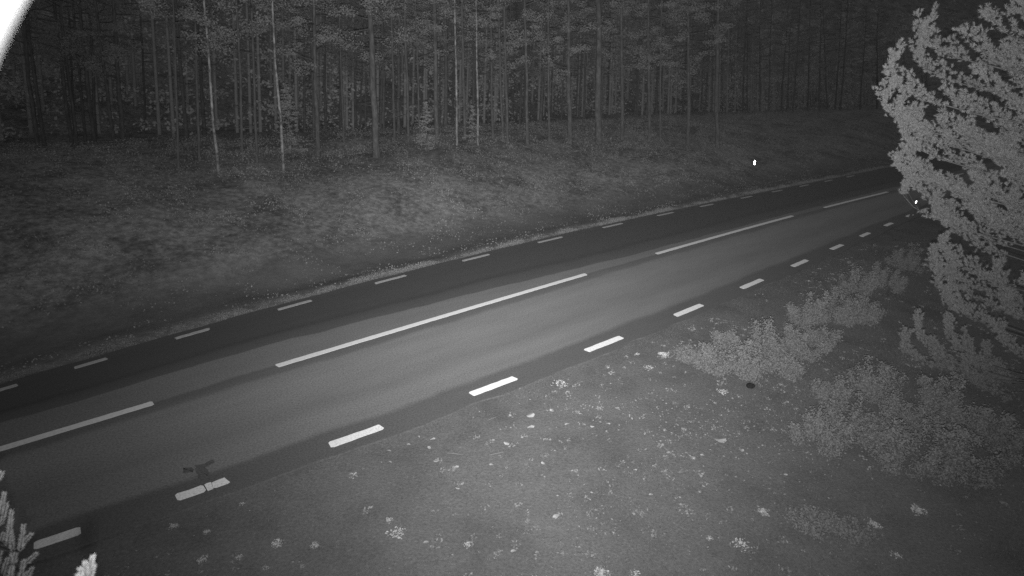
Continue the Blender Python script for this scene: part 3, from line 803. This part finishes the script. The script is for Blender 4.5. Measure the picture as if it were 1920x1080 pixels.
BUSH = [(1335, 690, .65, .8, 'pale leafy bush nearest the road verge, front one of the row'),
        (1395, 708, .75, .9, 'dense pale bush at the front of the row above the dark stone'),
        (1430, 668, .95, .9, 'tall feathery bush behind the front bushes of the row'),
        (1492, 668, .85, .9, 'bush in the middle of the roadside row, right of the tall feathery one'),
        (1515, 610, 1.0, .9, 'upright bush in the middle of the roadside row, near the fifth last edge dash'),
        (1575, 600, .85, 1.0, 'dim bush toward the far end of the roadside row'),
        (1600, 555, .9, 1.1, 'dim feathery bush at the far end of the roadside row'),
        (1655, 540, .8, 1.1, 'very dim bush between the roadside row and the big pine'),
        (1290, 672, .3, .5, 'low sprig bush at the tip of the roadside row by the asphalt'),
        (1535, 838, .75, .95, 'round pale bush standing alone right of the leaf litter'),
        (1610, 820, .8, 1.0, 'bush just right of the round pale bush'),
        (1680, 860, .9, 1.2, 'dim wide bush between the round bush and the dark corner'),
        (1640, 745, .8, 1.0, 'dim bush behind the round pale bush'),
        (1770, 880, .8, 1.2, 'very dim bush toward the lower right dark corner'),
        (1770, 790, .9, 1.3, 'dim bush below the lowest limbs of the big pine'),
        (1560, 750, .5, .8, 'low bush behind and left of the round pale bush'),
        (1360, 650, .5, .6, 'small bush by the asphalt edge behind the front bushes'),
        (1465, 700, .55, .7, 'low bush right behind the dark stone'),
        (1540, 650, .6, .8, 'low dim bush filling the row between the upright bush and the round pale one'),
        (1620, 600, .6, .9, 'low dim bush just before the far end of the row'),
        (1700, 505, .8, 1.1, 'nearly dark bush at the very end of the row beside the big pine'),
        (1690, 800, .6, .9, 'ragged bush in the middle of the lower right clump'),
        (1850, 850, .8, 1.2, 'nearly dark bush at the right edge below the big pine'),
        (1520, 985, .22, .55, 'low pale plant patch on the near verge, larger one'),
        (1595, 1000, .16, .4, 'small low plant patch right of the larger patch on the near verge')]
for k, (px, py, h, wd, lab) in enumerate(BUSH):
    bush(px, py, h, wd, lab, 200 + k, n=int(2500 + 5500 * h * wd))

# ---------------------------------------------------------------- weeds, fallen leaves, stones on the near verge
def weed_mesh(seed, nl):
    r = np.random.default_rng(seed); n = nl * 9
    a = r.uniform(0, 6.28, n); rr = r.random(n) ** .7 * (1 + .35 * np.cos(3 * a + seed) + .25 * np.cos(5 * a))
    P = np.stack([np.cos(a) * rr, np.sin(a) * rr, r.random(n) * .5 * (1.2 - np.minimum(rr, 1.1))], 1)
    v, f = leafquads(P, r.uniform(.07, .2, n), .6)
    return mesh_np('weed', v, f, M_weed)
WM = [weed_mesh(k, n) for k, n in enumerate((14, 22, 30))]
WEED = [(1050, 720, 28, 'bright round weed tuft beside the asphalt below the fifth dash'),
        (520, 1020, 27, 'brightest weed tuft near the bottom left of the verge'),
        (590, 1023, 18, 'small weed just right of the brightest tuft at bottom left'),
        (662, 892, 24, 'pale weed below the third edge dash'),
        (380, 1050, 24, 'weed near the bottom edge, left of the brightest tuft'),
        (448, 1045, 15, 'small weed between the two left tufts at the bottom edge'),
        (497, 1066, 15, 'small weed right at the bottom edge under the brightest tuft'),
        (325, 987, 16, 'dim weed close to the asphalt at lower left'),
        (387, 998, 14, 'dim small weed right of the lower left asphalt edge'),
        (745, 1000, 30, 'spreading weed at bottom, right of the brightest tuft'),
        (878, 1022, 24, 'weed near the bottom centre'),
        (730, 975, 12, 'tiny weed above the spreading weed'),
        (1390, 1022, 34, 'fuzzy pale weed at the bottom, below the low plant patch'),
        (1330, 1010, 18, 'small weed left of the fuzzy pale one at the bottom'),
        (1722, 958, 26, 'dim weed in the dark at lower right'),
        (1680, 1042, 26, 'dim round weed near the bottom right corner'),
        (1640, 985, 26, 'dim weed right of the low plant patches'),
        (1430, 960, 20, 'weed at the left end of the low plant patches'),
        (1215, 690, 20, 'weed among the first litter near the asphalt edge'),
        (1195, 665, 14, 'small weed at the asphalt edge below the fifth dash'),
        (1245, 665, 20, 'weed left of the low sprig bush'),
        (1355, 735, 18, 'weed left of the dark stone'),
        (1140, 690, 10, 'tiny weed beside the asphalt'),
        (1300, 860, 14, 'small weed in the middle of the verge right half'),
        (455, 945, 14, 'dim weed right of the cut edge dash'),
        (1150, 1000, 10, 'tiny weed right of the bottom centre'),
        (1128, 1075, 30, 'pale patchy weed at the bottom edge right of centre'),
        (1190, 1078, 26, 'low weed at the bottom edge, right of the patchy one')]
for k, (px, py, w, lab) in enumerate(WEED):
    P = ground_hit(px, py); o = link('weed', WM[k % 3]); o.location = P; o.rotation_euler = (0, 0, random.uniform(0, 6.28))
    sc_ = w / FPX * float((P - CAM) @ fwd) * .55; o.scale = (sc_, sc_, sc_ * .7)
    tag(o, lab, 'weed', 'weeds on the near verge')
def leaf_mesh(seed):
    r = np.random.default_rng(seed); n = 9; a = np.arange(n) / n * 6.283
    rad = (1 + .25 * np.cos(3 * a + r.uniform(0, 6)) * r.random()) * r.uniform(.85, 1.1, n)
    v = np.stack([np.cos(a) * rad, np.sin(a) * rad * .62, .18 * np.cos(a * 2 + r.uniform(0, 6))], 1)
    v = np.concatenate([v, [[0, 0, .05]]])
    return mesh_np('fallen_leaf', v, [[k, (k + 1) % n, n] for k in range(n)], M_leaf)
LM = [leaf_mesh(k) for k in range(5)]
LEAF = [(995, 780, 17, 'wide bright fallen leaf, upper of a pair on the verge'), (995, 803, 16, 'wide bright fallen leaf, lower of a pair on the verge'),
        (1035, 771, 11, 'bright fallen leaf upper right of the leaf pair'), (1063, 797, 11, 'fallen leaf lower right of the leaf pair'),
        (1042, 970, 14, 'lone bright fallen leaf low in the middle of the verge'), (950, 833, 12, 'bright oval fallen leaf left of the verge middle'),
        (812, 825, 10, 'bright fallen leaf close to the asphalt below the fourth dash'), (805, 841, 9, 'fallen leaf just under another close to the asphalt'),
        (730, 847, 9, 'round fallen leaf below the third dash, upper one'), (731, 868, 10, 'round fallen leaf below the third dash, lower one'),
        (818, 866, 11, 'pale fallen leaf below the pair near the asphalt'), (855, 878, 12, 'fallen leaf right of the pale one below the asphalt pair'),
        (1018, 870, 9, 'small very bright fallen leaf in the middle of the verge'), (800, 1019, 14, 'broad fallen leaf near the bottom left of centre'),
        (962, 1035, 10, 'fallen leaf near the bottom centre'), (1350, 826, 26, 'large flat pale leaf clump among the litter'),
        (1140, 796, 9, 'fallen leaf right of the leaf pair, far one'), (1110, 801, 9, 'fallen leaf right of the leaf pair, near one'),
        (1089, 778, 9, 'small fallen leaf above the two right of the pair'), (921, 873, 8, 'small fallen leaf lower left of the very bright small one'),
        (858, 917, 9, 'small fallen leaf left of the verge middle'), (1191, 883, 7, 'tiny fallen leaf in the right middle of the verge'),
        (1110, 965 - 40, 7, 'tiny fallen leaf above the lone bright one'), (1220, 929, 8, 'tiny fallen leaf toward the right middle of the verge'),
        (1316, 855, 8, 'fallen leaf just left of the large pale clump'), (1391, 846, 9, 'fallen leaf right of the large pale clump'),
        (1472, 892, 9, 'fallen leaf below the round pale bush'), (1312, 924, 6, 'tiny bright fallen leaf below the litter'),
        (785, 820, 7, 'tiny fallen leaf at the asphalt edge'), (766, 835, 8, 'fallen leaf between the round ones and the asphalt')]
for k, (px, py, w, lab) in enumerate(LEAF):
    P = ground_hit(px, py); o = link('fallen_leaf', LM[k % 5]); o.location = P + (0, 0, .02); o.rotation_euler = (random.uniform(-.2, .2), random.uniform(-.2, .2), random.gauss(0, .4))
    sc_ = w / FPX * float((P - CAM) @ fwd) * .5; o.scale = (sc_, sc_, sc_)
    tag(o, lab, 'leaf', 'fallen leaves on the near verge')
# litter: the uncountable rest
P, d = scatter(3200, (-20, 6), (.15, 9), -1, 1.1)
q = fbm(P[:, 0] + 3, P[:, 1] + 8, .8, 3); k = rng.random(len(P)) < np.clip((q - .42) * 5, .05, 1); P = P[k] + (0, 0, .02)
V, F = leafquads(P, rng.uniform(.006, .024, len(P)), .25)
tag(link('leaf_litter', mesh_np('leaf_litter', V, F, M_litter)), 'small pale leaf litter sprinkled over the near verge', 'leaf litter', kind='stuff')
# denser litter patch left of the bushes
C0 = ground_hit(1340, 800)
pp = rng.normal(0, 1, (800, 2)) * (1.2, .7) + C0[:2]
P = np.concatenate([pp, terrain(pp[:, 0], pp[:, 1])[:, None] + .03], 1)
V, F = leafquads(P, rng.uniform(.008, .026, len(P)), .35)
tag(link('litter_patch', mesh_np('litter_patch', V, F, M_litter)), 'denser patch of leaf litter left of the roadside bushes', 'leaf litter', kind='stuff')
def stone(px, py, w, m, lab, seed):
    r = np.random.default_rng(seed); import bmesh
    bm = bmesh.new(); bmesh.ops.create_icosphere(bm, subdivisions=2, radius=1)
    for v in bm.verts: v.co *= r.uniform(.82, 1.1)
    me = bpy.data.meshes.new('stone'); bm.to_mesh(me); bm.free(); me.materials.append(m)
    P = ground_hit(px, py); s = w / FPX * float((P - CAM) @ fwd) * .5
    o = link('stone', me); o.location = P + (0, 0, s * .3); o.scale = (s, s * .9, s * .7); o.rotation_euler = (0, 0, r.uniform(0, 6)); tag(o, lab, 'stone')
stone(1407, 726, 17, M_darkstone, 'nearly black stone at the foot of the front bushes', 1)
stone(878, 965, 7, M_stone, 'small grey stone low on the near verge', 2)
# low rosettes and moss cushions: too many to count
P0, d0 = scatter(2600, (-20, 8), (.25, 9), -1, 1.0)
q = fbm(P0[:, 0] + 13, P0[:, 1] + 2, .7, 3); P0 = P0[rng.random(len(P0)) < np.clip((q - .40) * 4, .05, 1)]
m = 16; rr = rng.uniform(.02, .085, len(P0)).repeat(m); P = P0.repeat(m, 0); a = rng.uniform(0, 6.28, len(P)); b = rng.random(len(P)) ** .6
P = P + np.stack([np.cos(a) * rr * b, np.sin(a) * rr * b, .006 + rng.random(len(P)) * rr * .35], 1)
V, F = leafquads(P, rng.uniform(.15, .4, len(P)) * rr, .5)
tag(link('ground_plants', mesh_np('ground_plants', V, F, M_litter)), 'small pale rosettes and moss cushions dotted over the near verge', 'ground cover', kind='stuff')
# dry twigs
def twig(p0, p1, lab):
    A = ground_hit(*p0) + (0, 0, .02); B_ = ground_hit(*p1) + (0, 0, .025)
    v, f = tube([A * 0, (B_ - A) * .5 + (0, 0, .004), B_ - A], [.004, .005, .003], 5)
    o = link('twig', mesh_np('twig', v, f, M_litter, True)); o.location = A; tag(o, lab, 'twig')
twig((914, 790), (930, 784), 'short pale twig lying on the verge near the asphalt')
twig((838, 851), (868, 855), 'thin pale straw lying below the fourth dash')
twig((918, 855), (944, 850), 'pale straw lying in the middle of the verge left half')

# ---------------------------------------------------------------- the damp night air
def b_haze():
    m = bpy.data.materials.new('damp_air'); m.use_nodes = True; nt = m.node_tree; nt.nodes.remove(nt.nodes['Principled BSDF'])
    pv = nt.nodes.new('ShaderNodeVolumePrincipled'); pv.inputs['Density'].default_value = HAZE; pv.inputs['Color'].default_value = (.9, .9, .9, 1)
    nt.links.new(pv.outputs[0], nt.nodes['Material Output'].inputs['Volume']); return m
HAZE = 2.3e-5
if HAZE:
    v, f = box(35, 140, 24, 420, 400, 90)
    tag(link('haze', mesh_np('haze', v, f, b_haze())), kind='stuff')

# ---------------------------------------------------------------- delineator posts with reflectors
def post(px, py, side, wpx, hpx, tilt, lab):
    d = ray(px, py)
    # walk along the ray until the point is 0.85 m above the ground
    t = 8.0
    for k in range(3000):
        P = CAM + d * t
        if P[2] - terrain(P[0], P[1]) < .85: break
        t += .02
    gz = float(terrain(P[0], P[1])); dep = float((P - CAM) @ fwd)
    b = np.array([P[0], P[1], gz]); e = empty('delineator_post', b); tag(e, lab, 'delineator post', 'delineator posts along the road')
    yaw = math.atan2(b[1], b[0]) - math.pi / 2
    e.rotation_euler = (0, tilt, yaw)
    v, f = box(0, 0, .5 - .05, .10, .035, 1.1); g = Geo(); g.add(v, f); link('post_body', g.mesh('post_body', M_post, False), e)
    # the reflector: a shallow dished plate of bright sheeting that faces the mast
    w = wpx / FPX * dep; h = hpx / FPX * dep
    n = 9; u = np.linspace(-1, 1, n); Vv = []
    tl_ = math.atan2(CAM_H - P[2], math.hypot(b[0], b[1]))
    for a in u:
        for c in u:
            y = -.02 - .004 * (1 - (a * a + c * c) / 2)
            Vv.append((c * w / 2, y + a * h / 2 * math.sin(tl_) * 1.0, a * h / 2))
    Vv = np.array(Vv); Fv = [[i * n + j, i * n + j + 1, (i + 1) * n + j + 1, (i + 1) * n + j] for i in range(n - 1) for j in range(n - 1)]
    o = link('reflector', mesh_np('reflector', Vv, Fv, M_reflect, True), e); o.location = (0, -.005 - abs(h / 2 * math.sin(tl_)), float(P[2] - gz))
    print('post', SL(P[0], P[1]), P, 'size', w, h)
post(1417, 305, 1, 3.0, 7.4, -.08, 'dark roadside post with bright reflector on the far side of the road')
post(1714, 378, -1, 3.0, 5.6, .10, 'dark roadside post with bright reflector beside the big pine')
print('faces', sum(len(m.polygons) * (2 if len(m.polygons) and m.polygons[0].loop_total == 4 else 1) for m in bpy.data.meshes))
